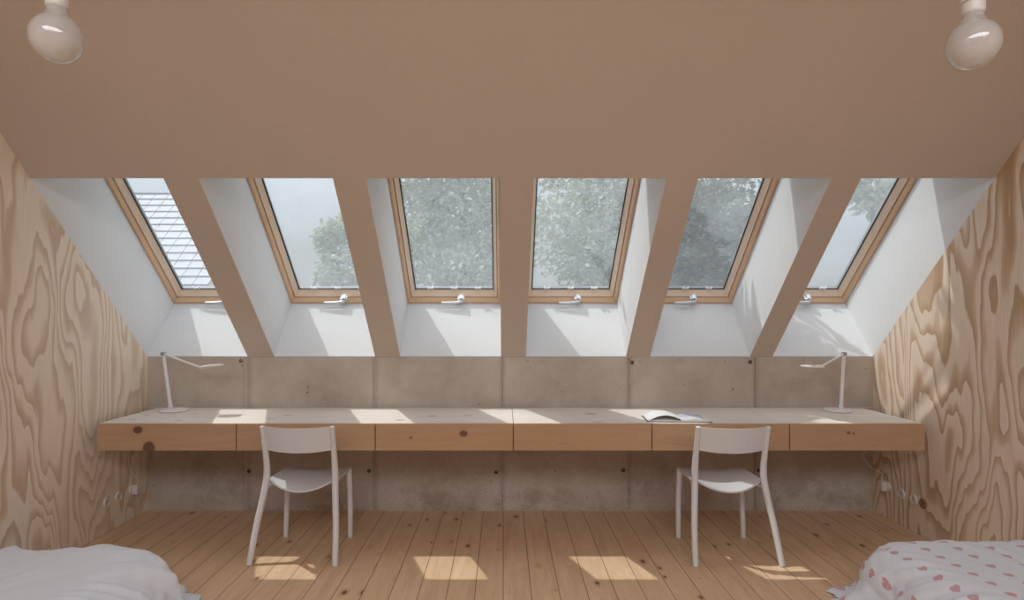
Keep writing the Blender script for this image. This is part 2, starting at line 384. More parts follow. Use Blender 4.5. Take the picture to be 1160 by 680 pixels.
def tag(o, label=None, cat=None, group=None, kind=None):
    if label: o['label'] = label
    if cat: o['category'] = cat
    if group: o['group'] = group
    if kind: o['kind'] = kind
    return o
def empty(name, loc=(0, 0, 0), rz=0, **kw):
    o = bpy.data.objects.new(name, None); C.objects.link(o); o.location = loc; o.rotation_euler = (0, 0, rz); o.empty_display_size = 0.1
    return tag(o, **kw)
def struct(o, label, cat): return tag(o, label, cat, kind='structure')
def copy_tree(o, parent=None):
    c = o.copy(); C.objects.link(c); c.parent = parent
    for ch in list(o.children): copy_tree(ch, c)
    return c

# ------------------------------------------------------------------ room shell
struct(MB().box((XL - 0.3, YB - 0.3, -0.2), (XR + 0.3, YK + 0.35, 0)).build('floor', M['floor']), 'knotty pine board floor with long boards running to the concrete wall', 'floor')
# plywood side walls follow the gable
poly = [(YB, 0), (YK, 0), (YK, ZK), (YR, ZR), (YB, ZK)]
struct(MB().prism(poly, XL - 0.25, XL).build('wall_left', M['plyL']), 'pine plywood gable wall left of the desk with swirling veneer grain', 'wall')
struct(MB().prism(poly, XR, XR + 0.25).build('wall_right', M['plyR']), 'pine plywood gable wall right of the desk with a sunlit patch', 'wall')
# concrete knee wall with cast grooves and tie holes
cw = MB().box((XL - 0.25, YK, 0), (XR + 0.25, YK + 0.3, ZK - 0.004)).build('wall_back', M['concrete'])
struct(cw, 'low raw concrete wall behind the desk with vertical joints and tie holes', 'wall')
cut = MB()
for px, w in ((276, 0.008), (423, 0.007), (569, 0.009), (712, 0.005), (855, 0.005)):
    gx = (px - 570) / 157.6; cut.box((gx - w / 2, YK - 0.01, -0.01), (gx + w / 2, YK + 0.005, ZK + .05))
rotY = Matrix.Rotation(R(90), 3, 'X')
for px, py in ((272.5, 409), (716, 411), (850, 410.5), (282, 534), (418, 534), (562, 535), (706, 533), (860, 533)):
    cut.lathe([(0.015, -0.05), (0.015, 0.05)], 20, ((px - 570) / 157.6, YK, 1.4 - (py - 358) / 157.6), rotY)
co = cut.build('cutter', M['dark'])
bm_ = cw.modifiers.new('holes', 'BOOLEAN'); bm_.operation = 'DIFFERENCE'; bm_.object = co; bm_.solver = 'EXACT'
dg = bpy.context.evaluated_depsgraph_get(); nm = bpy.data.meshes.new_from_object(cw.evaluated_get(dg))
cw.modifiers.clear(); cw.data = nm; bpy.data.objects.remove(co)
# outer fabric below the windows, roof, back part of the room
T2 = 0.68
mb = MB(); mb.sbox(XL - 0.3, XR + 0.3, -0.62, 0, 0.001, T2, 0, {3: 0})
struct(mb.build('trim_1', M['white']), 'white sloping sill running below all six roof windows', 'sill')
SE = (YK - YR) / CA
mb = MB(); mb.sbox(XL - 0.3, XR + 0.3, STOP, SE + 0.55, 0, T2, 1, {0: 0})
struct(mb.build('ceiling', [M['tan'], M['white']]), 'sloping clay coloured plaster ceiling above the roof windows', 'ceiling')
for i in range(5):
    mb = MB(); mb.sbox(OPEN[i][1], OPEN[i + 1][0], -0.001, STOP, 0, T2, 1, {0: 0})
    pos = ['first pair of windows from the left', 'second and third windows from the left', 'two middle windows', 'third and second windows from the right', 'last pair of windows on the right'][i]
    struct(mb.build('trim_%d' % (i + 2), [M['tan'], M['white']]), 'clay plastered rafter with white sides between the ' + pos, 'rafter')
mb = MB(); mb.sbox(XL - 0.35, XL, -0.001, STOP, 0.0, T2)
struct(mb.build('trim_7', M['white']), 'white window reveal rising against the left plywood wall', 'reveal')
mb = MB(); mb.sbox(XR, XR + 0.35, -0.001, STOP, 0.0, T2)
struct(mb.build('trim_8', M['white']), 'white window reveal rising against the right plywood wall', 'reveal')
# opposite slope behind the camera, with unseen roof openings added for fill light
def PB(x, s, t): v = P(x, s, t); v.y = 2 * YR - v.y; return v
def sbx(mb, x0, x1, s0, s1):
    mb.hexa([PB(x0, s0, 0), PB(x1, s0, 0), PB(x1, s1, 0), PB(x0, s1, 0), PB(x0, s0, 0.3), PB(x1, s0, 0.3), PB(x1, s1, 0.3), PB(x0, s1, 0.3)])
mb = MB(); sbx(mb, XL - .3, XR + .3, -0.4, 1.9); sbx(mb, XL - .3, XR + .3, 3.4, SE + 0.3)
xs = [XL - .3] + [v for o in OPEN[1:5] for v in o] + [XR + .3]
for i in range(0, len(xs), 2): sbx(mb, xs[i], xs[i + 1], 1.9, 3.4)
struct(mb.build('ceiling.001', M['tan']), 'sloping plaster ceiling behind the viewer', 'ceiling')
struct(MB().box((XL - .3, YB - 0.25, 0), (XR + .3, YB, ZK + 0.02)).build('wall_front', M['white']), 'low white wall behind the viewer', 'wall')

# ------------------------------------------------------------------ roof windows
ROT = Matrix(((1, 0, 0), (0, -CA, -SA), (0, SA, -CA)))
def rings(mb, w, h, spec):
    """closed mitred frame from a section given as (left, bottom, right, top insets, depth)"""
    o = len(mb.v); n = len(spec)
    for (l, b, r_, t_, z) in spec: mb.v += [Vector((l, b, z)), Vector((w - r_, b, z)), Vector((w - r_, h - t_, z)), Vector((l, h - t_, z))]
    for i in range(n):
        k = (i + 1) % n
        for q in range(4): mb.f.append((o + 4 * i + q, o + 4 * i + (q + 1) % 4, o + 4 * k + (q + 1) % 4, o + 4 * k + q)); mb.mi.append(0)
    return mb
def window(i, x0, x1):
    w = x1 - x0; e = 0.002
    f = rings(MB(), w, STOP, [(e, e, e, e, 0), (.017, .021, .017, .018, 0), (.027, .035, .027, .032, -.026), (.027, .035, .027, .032, -.13), (e, e, e, e, -.13)]).build('window_%d' % (i + 1), M['frame'], bevel=0.002)
    f.matrix_world = Matrix.Translation(P(x0, 0, TH)) @ ROT.to_4x4()
    struct(f, 'pine framed roof window, ' + ['leftmost, showing a tiled roof outside', 'second from the left, showing pale sky', 'left of the middle rafter with pale tree outside', 'right of the middle rafter with branches outside', 'with dark green shrub filling its glass', 'rightmost, beside the sunlit plywood wall'][i], 'window')
    s = rings(MB(), w, STOP, [(.030, .038, .030, .035, -.034), (.036, .044, .036, .042, -.034), (.056, .070, .056, .155, -.080), (.056, .070, .056, .155, -.094), (.030, .038, .030, .035, -.094)]).build('sash', M['sash'], f, bevel=0.002)
    rings(MB(), w, STOP, [(.052, .066, .052, .15, -.084), (.064, .078, .064, .166, -.084), (.064, .078, .064, .166, -.092), (.052, .066, .052, .15, -.092)]).build('gasket', M['gasket'], s)
    rings(MB(), w, STOP, [(.030, .038, .030, .035, -.0945), (.057, .071, .057, .156, -.0945), (.050, .062, .050, .15, -.13), (.030, .038, .030, .035, -.13)]).build('cladding', M['clad'], s)
    gx0, gx1 = .056, w - .056
    mb = MB(); mb.box((gx0, .07, -0.092), (gx1, STOP - .155, -0.088)); mb.build('pane', M['glass'], s)
    for k in (0.2, 0.5, 0.8):
        cx = gx0 + (gx1 - gx0) * k; y0 = .080
        mb = MB(); mb.box((cx - 0.022, y0, -0.088), (cx + 0.022, y0 + 0.010, -0.078)); mb.box((cx - 0.024, y0 - .004, -0.088), (cx - 0.012, y0 + 0.020, -0.074)); mb.box((cx + 0.012, y0 - .004, -0.088), (cx + 0.024, y0 + 0.020, -0.074))
        mb.build('clip', M['clip'], s, bevel=0.001)
    # lever handle at the bottom of the sash
    cx = w / 2 + 0.005
    mb = MB(); mb.box((cx + 0.022, 0.020, -0.03), (cx + 0.072, 0.052, 0.006)); mb.tube([(cx + 0.050, 0.040, -0.02), (cx + 0.050, 0.040, 0.024)], 0.013, 14)
    mb.tube([(cx + 0.056, 0.042, 0.020), (cx + 0.02, 0.040, 0.028), (cx - 0.03, 0.037, 0.030), (cx - 0.10, 0.034, 0.026)], [0.014, 0.013, 0.012, 0.009], 12)
    mb.box((cx + 0.036, 0.045, -0.03), (cx + 0.062, 0.070, 0.010))
    mb.build('handle', M['silver'], s, smooth=40)
for i, (a, b) in enumerate(OPEN): window(i, a, b)

# ------------------------------------------------------------------ desk
DX0, DX1, DY0, DY1, DZ0, DZ1 = -2.482, 2.574, 3.82, YK - 0.003, 0.577, 0.741
seam = [DX0] + [(px - 570) / 185.6 for px in (267.5, 425, 581.5, 738.5, 894.5)] + [DX1]
def fx(px): return (px - 570) / 185.6
def fz(py): return 1.4 - (py - 358) / 185.6
def top(px, py):
    d = 709 * (1.4 - DZ1) / (py - 358); return (px - 570) * d / 709, d
kf = [(fx(156), fz(487.3), 0.030, 0.023, 0.95), (fx(168.5), fz(508), 0.038, 0.042, 0.95), (fx(525), fz(491.5), 0.025, 0.020, 0.9), (fx(465.5), fz(496), 0.010, 0.008, 0.85),
      (fx(961.5), fz(490.5), 0.011, 0.010, 0.8), (fx(967), fz(491.5), 0.007, 0.008, 0.8), (fx(640), fz(503), 0.05, 0.006, 0.15)]
kt = []
for px, py, rx, ry, st in ((272, 470, .022, .020, .45), (308, 475, .03, .015, .35), (326, 470.5, .03, .02, .4), (150, 475.5, .025, .018, .35), (166, 470.5, .022, .018, .3), (202, 476.5, .025, .014, .35),
        (453, 476, .03, .02, .5), (490, 471.5, .03, .02, .5), (530, 471, .03, .018, .4), (669, 469, .04, .028, .5), (677, 478, .035, .018, .4), (220, 469, .03, .02, .3)):
    x, y = top(px, py); kt.append((x, y, rx, ry, st))
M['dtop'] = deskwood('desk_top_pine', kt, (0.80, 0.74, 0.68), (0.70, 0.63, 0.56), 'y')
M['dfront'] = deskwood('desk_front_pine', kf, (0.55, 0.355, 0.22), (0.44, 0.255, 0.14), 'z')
desk = empty('floating_desk', ((DX0 + DX1) / 2, (DY0 + DY1) / 2, DZ0), label='long pine desk with six drawers floating along the concrete wall', cat='desk')
def dpart(mb, name, m, bevel=None, par=desk):
    o = mb.build(name, m, par, bevel=bevel); o.location = -Vector(desk.location) if par is desk else (0, 0, 0); return o
j = [DX0, 0.063, 1.72, DX1]
for k in range(3):
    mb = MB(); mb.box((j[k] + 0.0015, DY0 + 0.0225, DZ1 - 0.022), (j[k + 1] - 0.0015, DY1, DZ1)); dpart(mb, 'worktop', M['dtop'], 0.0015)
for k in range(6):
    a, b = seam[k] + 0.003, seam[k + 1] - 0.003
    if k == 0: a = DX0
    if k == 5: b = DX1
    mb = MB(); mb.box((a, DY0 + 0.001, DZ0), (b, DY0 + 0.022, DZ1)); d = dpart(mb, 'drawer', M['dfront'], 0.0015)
mb = MB(); mb.box((DX0 + 0.001, DY0 + 0.024, DZ0 + 0.001), (DX1 - 0.001, DY1, DZ0 + 0.018))
for k in range(7):
    x = seam[k]; x = max(x - 0.009, DX0 + 0.001); x = min(x, DX1 - 0.019); mb.box((x, DY0 + 0.03, DZ0 + 0.018), (x + 0.018, DY1, DZ1 - 0.0225))
dpart(mb, 'carcass', M['dfront'])

# ------------------------------------------------------------------ chairs
def make_chair():
    t = empty('desk_chair')
    c = M['chair']
    def lerp(pts, u):
        n = len(pts) - 1; i = min(int(u * n), n - 1); f = u * n - i; return Vector(pts[i]).lerp(Vector(pts[i + 1]), f)
    def smoothpath(keys, n=24):
        out = []
        m = len(keys)
        for q in range(n + 1):
            u = q / n * (m - 1); i = min(int(u), m - 2); f = u - i
            p0 = Vector(keys[max(i - 1, 0)]); p1 = Vector(keys[i]); p2 = Vector(keys[i + 1]); p3 = Vector(keys[min(i + 2, m - 1)])
            out.append(0.5 * ((2 * p1) + (p2 - p0) * f + (2 * p0 - 5 * p1 + 4 * p2 - p3) * f * f + (3 * p1 - p0 - 3 * p2 + p3) * f ** 3))
        return out
    def leg(keys, rads, name):
        pts = smoothpath([Vector(k) for k in keys]); n = len(pts)
        rr = [rads[min(int(i / (n - 1) * (len(rads) - 1)), len(rads) - 2)] * (1 - (i / (n - 1) * (len(rads) - 1)) % 1 if i < n - 1 else 0) + rads[min(int(i / (n - 1) * (len(rads) - 1)) + 1, len(rads) - 1)] * ((i / (n - 1) * (len(rads) - 1)) % 1 if i < n - 1 else 1) for i in range(n)]
        mb = MB(); mb.tube(pts, rr, 14); return mb.build(name, c, t, smooth=50)
    # local: origin at rear feet centre; +y towards the desk
    for s in (-1, 1):
        leg([(s * 0.243, 0.0, 0), (s * 0.228, 0.07, 0.20), (s * 0.205, 0.135, 0.40), (s * 0.200, 0.15, 0.50), (s * 0.200, 0.125, 0.62), (s * 0.202, 0.085, 0.765)], [0.0165, 0.0185, 0.0195, 0.019, 0.0165, 0.013], 'rear_leg')
        leg([(s * 0.206, 0.462, 0), (s * 0.202, 0.475, 0.22), (s * 0.190, 0.487, 0.425)], [0.0155, 0.0175, 0.019], 'front_leg')
    # rails under the seat joining front and rear legs
    for s in (-1, 1):
        mb = MB(); mb.tube([(s * 0.204, 0.135, 0.40), (s * 0.185, 0.20, 0.408), (s * 0.182, 0.35, 0.418), (s * 0.188, 0.485, 0.420)], [0.012, 0.011, 0.011, 0.014], 10)
        mb.build('seat_rail', c, t, smooth=60)
    # seat shell: dished towards the back
    nu, nv = 22, 18; mb = MB(); th = 0.010
    def sp(u, v):
        w = 0.202 - 0.004 * v + 0.006 * math.sin(math.pi * v)
        x = (u * 2 - 1) * w; edge = 1 - (u * 2 - 1) ** 2
        y = 0.150 + v * 0.365 - (1 - v) ** 3 * 0.045 * edge + 0.012 * v * edge
        z = 0.440 - 0.050 * edge * (1 - v) ** 1.1 - 0.012 * edge * v - 0.008 * max(0, v - 0.85) / 0.15
        # round the corners
        if v < 0.15: z += 0.0; x *= 1 - 0.10 * ((0.15 - v) / 0.15) ** 2
        return Vector((x, y, z))
    for q in (0, 1):
        for b in range(nv + 1):
            for a in range(nu + 1): mb.v.append(sp(a / nu, b / nv) - Vector((0, 0, th * q)))
    N = (nu + 1) * (nv + 1)
    for b in range(nv):
        for a in range(nu):
            i = b * (nu + 1) + a; mb.f += [(i, i + 1, i + nu + 2, i + nu + 1), (N + i, N + i + nu + 1, N + i + nu + 2, N + i + 1)]
    ring = [a for a in range(nu + 1)] + [b * (nu + 1) + nu for b in range(1, nv + 1)] + [nv * (nu + 1) + a for a in range(nu - 1, -1, -1)] + [b * (nu + 1) for b in range(nv - 1, 0, -1)]
    for k in range(len(ring)): a, b = ring[k], ring[(k + 1) % len(ring)]; mb.f.append((a, a + N, b + N, b))
    mb.mi = [0] * len(mb.f); mb.build('seat', c, t, smooth=50)
    # backrest: a curved sheet between the uprights
    mb = MB(); nu, nv = 24, 8
    def bp(u, v, off):
        e = 1 - (u * 2 - 1) ** 2
        x = (u * 2 - 1) * 0.194; zt = 0.765 - 0.004 * e; zb = 0.625 - 0.012 * e
        z = zb + (zt - zb) * v; y = 0.122 + (0.085 - 0.122) * v - 0.045 * e + off
        return Vector((x, y, z))
    for q in (0.0, 0.009):
        for b in range(nv + 1):
            for a in range(nu + 1): mb.v.append(bp(a / nu, b / nv, q))
    N = (nu + 1) * (nv + 1)
    for b in range(nv):
        for a in range(nu):
            i = b * (nu + 1) + a; mb.f += [(i, i + 1, i + nu + 2, i + nu + 1), (N + i, N + i + nu + 1, N + i + nu + 2, N + i + 1)]
    ring = [a for a in range(nu + 1)] + [b * (nu + 1) + nu for b in range(1, nv + 1)] + [nv * (nu + 1) + a for a in range(nu - 1, -1, -1)] + [b * (nu + 1) for b in range(nv - 1, 0, -1)]
    for k in range(len(ring)): a, b = ring[k], ring[(k + 1) % len(ring)]; mb.f.append((a, a + N, b + N, b))
    mb.mi = [0] * len(mb.f); mb.build('backrest', c, t, smooth=50)
    return t
ch = make_chair(); ch.location = (-1.183, 3.503, 0); ch.rotation_euler.z = R(-1.2)
tag(ch, 'white plastic chair at the left half of the desk, empty', 'chair', 'chairs at the long desk')
c2 = copy_tree(ch); c2.location = (1.316, 3.492, 0); c2.rotation_euler.z = R(0.5)
tag(c2, 'white plastic chair on the right, in front of the open book', 'chair')

# ------------------------------------------------------------------ desk lamps
def desk_lamp(base, topp, elbow, head, hr, label):
    t = empty('desk_lamp', base, label=label, cat='lamp', group='desk lamps on the long desk'); b = Vector(base)
    def bd(mb, n, m, sm=40): return mb.build(n, m, t, smooth=sm)
    mb = MB(); mb.lathe([(0.0, 0), (0.086, 0), (0.094, 0.004), (0.095, 0.010), (0.092, 0.015), (0.0, 0.0165)], 48); bd(mb, 'base', M['lamp'])
    tp = Vector(topp) - b; el = Vector(elbow) - b; hd = Vector(head) - b
    s = 1 if tp.x > 0 else -1
    st = Vector((-s * -0.0, 0.0, 0.0)) + Vector((tp.x * 0 - 0.022 * (1 if el.x > tp.x else -1), 0, 0.03))
    mb = MB(); mb.box((st.x - 0.013, -0.012, 0.014), (st.x + 0.013, 0.012, 0.04)); 
    o = mb.build('hinge', M['lamp'], t, bevel=0.003)
    mb = MB(); mb.tube([st, st.lerp(tp, .5), tp], [0.0125, 0.0115, 0.0105], 16); bd(mb, 'lower_arm', M['lamp'])
    ry = Matrix.Rotation(R(90), 3, 'X')
    mb = MB(); mb.lathe([(0.0, -0.016), (0.0135, -0.016), (0.0135, 0.016), (0.0, 0.016)], 20, tp, ry); bd(mb, 'joint', M['lampgrey'])
    mb = MB(); mb.tube([tp, el], [0.0075, 0.0065], 12); bd(mb, 'upper_arm', M['lamp'])
    dr = (hd - el).normalized(); side = dr.cross(Vector((0, 0, 1))).normalized(); nrm = side.cross(dr)
    rot = Matrix((dr, side, nrm)).transposed()
    mb = MB(); mb.lathe([(0.0, 0.006), (hr * .8, 0.006), (hr * 0.97, 0.003), (hr, -0.002), (hr * 0.95, -0.007), (0.0, -0.008)], 40, hd, rot)
    mb.tube([el - dr * 0.005, hd - dr * hr * 0.7], [0.009, 0.009], 10); bd(mb, 'lamp_head', M['lamp'])
    return t
def at(px, py, d): return ((px - 570) * d / 709, d, 1.4 - (py - 358) * d / 709)
l1 = desk_lamp((-2.276, 4.325, DZ1), at(185, 401, 4.35), at(227, 416.5, 4.27), at(240.5, 414.5, 4.20), 0.072, 'white desk lamp at the left end of the desk beside the plywood wall')
l2 = desk_lamp((2.312, 4.325, DZ1), at(956, 401, 4.33), at(931, 415, 4.12), at(920.5, 415, 4.05), 0.072, 'white desk lamp at the right end of the desk')

# ------------------------------------------------------------------ sockets, plugs, cables
def socket(x, y, z, sx, label, m=None):
    rot = Matrix.Rotation(R(90 * sx), 3, 'Y')
    t = empty('wall_socket', (x, y, z), label=label, cat='socket', group='round wall sockets under the desk')
    mb = MB(); mb.lathe([(0.0225, 0.0), (0.0325, 0.0), (0.0325, 0.008), (0.030, 0.011), (0.0235, 0.011), (0.0225, 0.0)], 32, rot=rot); mb.build('ring', m or M['socket'], t, smooth=35)
    mb = MB(); mb.lathe([(0.0, 0.0005), (0.0225, 0.0005), (0.0225, 0.007), (0.0, 0.007)], 32, rot=rot)
    mb.build('insert', m or M['socketin'], t, smooth=35)
    for q in (-0.0095, 0.0095):
        mb = MB(); mb.lathe([(0.0, 0.007), (0.0024, 0.007), (0.0024, 0.0074), (0.0, 0.0074)], 10, (0, q, 0), rot); mb.build('contact_hole', M['dark'], t)
socket(XL, 4.307, 0.205, 1, 'round white socket holding the charger, nearest the concrete on the left wall')
socket(XL, 4.155, 0.199, 1, 'middle round white socket low on the left plywood wall')
socket(XL, 4.032, 0.199, 1, 'round white socket on the left wall, furthest from the concrete')
socket(XR, 4.327, 0.222, -1, 'round white socket holding the charger, nearest the concrete on the right wall')
socket(XR, 4.170, 0.213, -1, 'empty round white socket beside the charger on the right wall')
socket(XR, 4.046, 0.213, -1, 'round white socket on the right wall next to the brown one')
socket(XR, 3.955, 0.213, -1, 'round brown socket low on the right plywood wall', M['brown'])
def charger(x, y, z, s, label, cab):
    t = empty('lamp_charger', (x, y, z), label=label, cat='charger', group='lamp chargers with cable')
    mb = MB(); mb.lathe([(0, 0.003), (0.0205, 0.003), (0.0205, 0.014), (0, 0.014)], 20, rot=Matrix.Rotation(R(90 * s), 3, 'Y'))
    mb.box((min(s * 0.014, s * 0.052), -0.022, -0.030), (max(s * 0.014, s * 0.052), 0.022, 0.034)); mb.build('plug', M['socket'], t, bevel=0.004)
    pts = [Vector(p) - Vector((x, y, z)) for p in cab]
    out = []; m = len(pts)
    for i in range(m - 1):
        p0, p1, p2, p3 = pts[max(i - 1, 0)], pts[i], pts[i + 1], pts[min(i + 2, m - 1)]
        for q in range(8):
            f = q / 8; out.append(0.5 * ((2 * p1) + (p2 - p0) * f + (2 * p0 - 5 * p1 + 4 * p2 - p3) * f * f + (3 * p1 - p0 - 3 * p2 + p3) * f ** 3))
    out.append(pts[-1]); mb = MB(); mb.tube(out, 0.0023, 8); mb.build('cable', M['cable'], t, smooth=60)
charger(XL, 4.307, 0.205, 1, 'white plug charger with thin cable hanging on the left wall',
        [(XL + .035, 4.307, 0.238), (XL + .04, 4.31, 0.27), (XL + .035, 4.25, 0.34), (XL + .03, 4.22, 0.42), (XL + .03, 4.25, 0.50), (XL + 0.037, 4.40, 0.53), (XL + .037, 4.45, 0.60), (XL + .037, 4.47, 0.735), (XL + .045, 4.46, 0.7475), (-2.44, 4.45, 0.7445), (-2.36, 4.42, 0.7445), (-2.345, 4.375, 0.7445), (-2.335, 4.36, 0.746)])
charger(XR, 4.327, 0.222, -1, 'white plug charger with thin cable hanging on the right wall',
        [(XR - .035, 4.327, 0.255), (XR - .036, 4.33, 0.285), (XR - .04, 4.33, 0.31), (XR - .07, 4.38, 0.33), (XR - .10, 4.40, 0.37), (XR - .13, 4.40, 0.42), (XR - .09, 4.41, 0.46), (XR - .12, 4.42, 0.53), (XR - 0.05, 4.43, 0.56), (XR - .042, 4.46, 0.62), (XR - .042, 4.47, 0.735), (XR - .05, 4.465, 0.7475), (2.52, 4.45, 0.7445), (2.43, 4.42, 0.7445), (2.39, 4.38, 0.7445), (2.375, 4.365, 0.746)])

# ------------------------------------------------------------------ book
bx, by = 1.105, 3.985
bk = empty('open_book', (bx, by, DZ1), R(-4), label='open book lying on the desk in front of the right chair', cat='book')
mb = MB(); mb.box((-0.205, -0.115, 0.0), (0.195, 0.115, 0.003)); mb.build('cover', M['cover'], bk, bevel=0.001)
def leaf(mb, x0, x1, h0, h1, hump, th, rot=0, n=14):
    for q in range(n + 1):
        u = q / n; x = x0 + (x1 - x0) * u; z = h0 + (h1 - h0) * u + hump * math.sin(math.pi * min(1, u * 1.0)) 
        mb.v += [Vector((x, -0.108, z)), Vector((x, 0.108, z)), Vector((x, 0.108, max(z - th, 0.0032))), Vector((x, -0.108, max(z - th, 0.0032)))]
    for q in range(n):
        a = 4 * q
        for k in range(4): mb.f.append((a + k, a + (k + 1) % 4, a + 4 + (k + 1) % 4, a + 4 + k))
    mb.f += [(0, 1, 2, 3), (4 * n + 3, 4 * n + 2, 4 * n + 1, 4 * n)]; mb.mi = [0] * len(mb.f)
mb = MB(); leaf(mb, 0.0, 0.185, 0.008, 0.013, 0.009, 0.02); mb.build('right_pages', [M['page']], bk, smooth=40)
mb = MB(); leaf(mb, -0.195, 0.0, 0.006, 0.008, 0.006, 0.02); mb.build('left_pages', [M['page']], bk, smooth=40)
mb = MB(); leaf(mb, -0.19, 0.01, 0.010, 0.014, 0.030, 0.0012); mb.build('lifted_page', [M['page']], bk, smooth=40)
mb = MB(); 
for q in range(11):
    u = q / 10; x = 0.015 + 0.155 * u; uu = x / 0.185; z = 0.008 + 0.005 * uu + 0.009 * math.sin(math.pi * uu) + 0.0006
    mb.v += [Vector((x - 0.09, -0.1, z)), Vector((x - 0.09, 0.1, z))]
for q in range(10): mb.f.append((2 * q, 2 * q + 2, 2 * q + 3, 2 * q + 1))
mb.mi = [0] * 10; o = mb.build('printed_page', M['print'], bk, smooth=40); o.location.x = 0.09

# ------------------------------------------------------------------ pendant bulbs
def pendant(px, py, d, label):
    c = Vector(at(px, py, d)); zc = ZK + (YK - d) * SL
    t = empty('pendant_bulb', c, label=label, cat='lamp', group='bare bulb pendants')
    r = 0.0625; prof = []
    for k in range(0, 25):
        th = -math.pi / 2 + k / 24 * (math.pi * 0.80); prof.append((r * math.cos(th) if k else 0.0, r * math.sin(th)))
    prof += [(0.0335, 0.056), (0.0265, 0.063), (0.0245, 0.070), (0.024, 0.084)]
    MB().lathe(prof, 48).build('bulb', M['bulb'], t, smooth=40)
    MB().lathe([(0.024, 0.078), (0.0258, 0.080), (0.0265, 0.084), (0.0265, 0.104), (0.025, 0.1055), (0, 0.106)], 32).build('collar', M['porcelain'], t, smooth=40)
    MB().lathe([(0.0265, 0.107), (0.029, 0.109), (0.029, 0.175), (0.02, 0.185), (0.006, 0.19)], 32).build('lamp_holder', M['porcelain'], t, smooth=40)
    MB().tube([(0, 0, 0.185), (0, 0, zc - c.z + 0.01)], 0.0035, 10).build('cord', M['cable'], t, smooth=60)
pendant(64.5, 43, 1.62, 'bare globe bulb in white holder hanging at the left of the ceiling')
pendant(1102.5, 50, 1.62, 'bare globe bulb in white holder hanging at the right of the ceiling')

# ------------------------------------------------------------------ beds: duvets draped to the floor
def duvet(name, xw, side, y0, y1, H, W, mat, label, seed, flare, RR):
    """side=+1: the wall is at xw on the left and the free edge towards +x; -1 mirrored."""
    rnd = random.Random(seed); nu, nv = 150, 200; mb = MB(); mb.uv = []
    drop = H + 0.10
    def prof(t, L, H, rr):
        # arc length t along a rounded drop: returns (outward, height); t in 0..L is flat then falls
        flat = L - rr
        if t < flat: return t, H
        q = t - flat; arc = rr * math.pi / 2 * 1.0
        if q < arc: a = q / rr; return flat + rr * math.sin(a) , H - rr * (1 - math.cos(a))
        e = q - arc; rem = H - rr
        if e < rem: 
            return flat + rr + 0.11 * (e / rem) ** 1.6, H - rr - e
        return flat + rr + 0.11 + (e - rem) * 0.8, 0.0
    Lu = W; Lv = (y1 - y0); tu = W - RR + RR * math.pi / 2 + (H - RR) + 0.035; tv = Lv - RR + RR * math.pi / 2 + (H - RR) + 0.03
    for b in range(nv + 1):
        for a in range(nu + 1):
            u = a / nu * tu; v = b / nv * tv
            xo, zx = prof(u, W, H, RR); yo, zy = prof(v, Lv, H, RR)
            dx = H - zx; dy = H - zy
            dz = min(H, (dx ** 1.6 + dy ** 1.6) ** (1 / 1.6)); z = H - dz
            # pull in the corner so that it bunches like cloth
            cu = max(0, u - (W - RR)) ; cv = max(0, v - (Lv - RR)); both = min(cu, cv)
            xo -= both * 0.30; yo -= both * 0.30
            p = Vector((xo, yo, z))
            # wrinkles
            k = min(1.0, dz / H * 1.6); w1 = noise.noise(Vector((u * 2.2 + seed, v * 2.2, 0))) ; w2 = noise.noise(Vector((u * 7 + seed, v * 5, 3))); 
            z2 = 0.012 * w1 + 0.004 * w2 
            rad = math.atan2(v - Lv * .55, u - W * .3)
            fold = noise.noise(Vector((rad * 9 + seed, (u + v) * 0.9, 1.7))) + 0.6 * noise.noise(Vector((rad * 22, (u + v) * 1.6, seed)))
            ridge = (1 - abs(noise.noise(Vector((rad * 7 + u * 1.5, v * 2 + seed, 9))))) ** 6
            near = min(1, max(0, (cu + cv) / 0.30)); near0 = max(near, 0.06 + 0.2 * max(0, w1))
            amp = 0.045 * near0
            outx = 1 if dx > dy else 0.3
            n_ = Vector((min(1, dx / H * 1.3), min(1, dy / H * 1.3), max(0.25, 1 - dz / H))).normalized()
            p += n_ * (fold * amp + ridge * 0.032 * near0 - 0.005)
            p.z += z2 * (1 - k * .8)
            crinkle = noise.noise(Vector((u * 24, v * 18, seed))) * 0.005 * near0 * 2
            p += n_ * crinkle
            p.z = max(p.z, 0.004 + 0.004 * (1 + w2)) if dz > H * .93 else max(p.z, 0.012)
            # the closed corner of the cover pokes out over the floor
            cc = max(0, 1 - math.hypot(u - tu, v - tv) / 0.22)
            if cc > 0: p.x += flare * cc ** 1.3; p.y += 0.02 * cc; p.z = max(p.z, 0.006 + 0.05 * cc * (1 - cc))
            mb.v.append(Vector((xw + side * p.x, y0 + p.y, p.z)))
            mb.uv.append((u if True else 0, v))
    for b in range(nv):
        for a in range(nu):
            i = b * (nu + 1) + a; q = (i, i + 1, i + nu + 2, i + nu + 1); mb.f.append(q if side > 0 else q[::-1])
    mb.mi = [0] * len(mb.f)
    o = mb.build(name, mat, origin=(xw + side * W / 2, (y0 + y1) / 2, 0), smooth=180, fix=False)
    sm = o.modifiers.new('solid', 'SOLIDIFY'); sm.thickness = 0.006; sm.offset = -1
    return tag(o, label, 'duvet')
duvet('duvet', XL + 0.012, 1, 0.9, 3.12, 0.325, 1.06, M['duvetL'], 'plain white duvet draped over the bed by the left plywood wall', 2.3, 0.02, 0.27)
duvet('duvet', XR - 0.012, -1, 0.9, 3.16, 0.32, 0.92, M['duvetR'], 'white duvet printed with small pink hearts by the right plywood wall', 5.1, 0.10, 0.19)

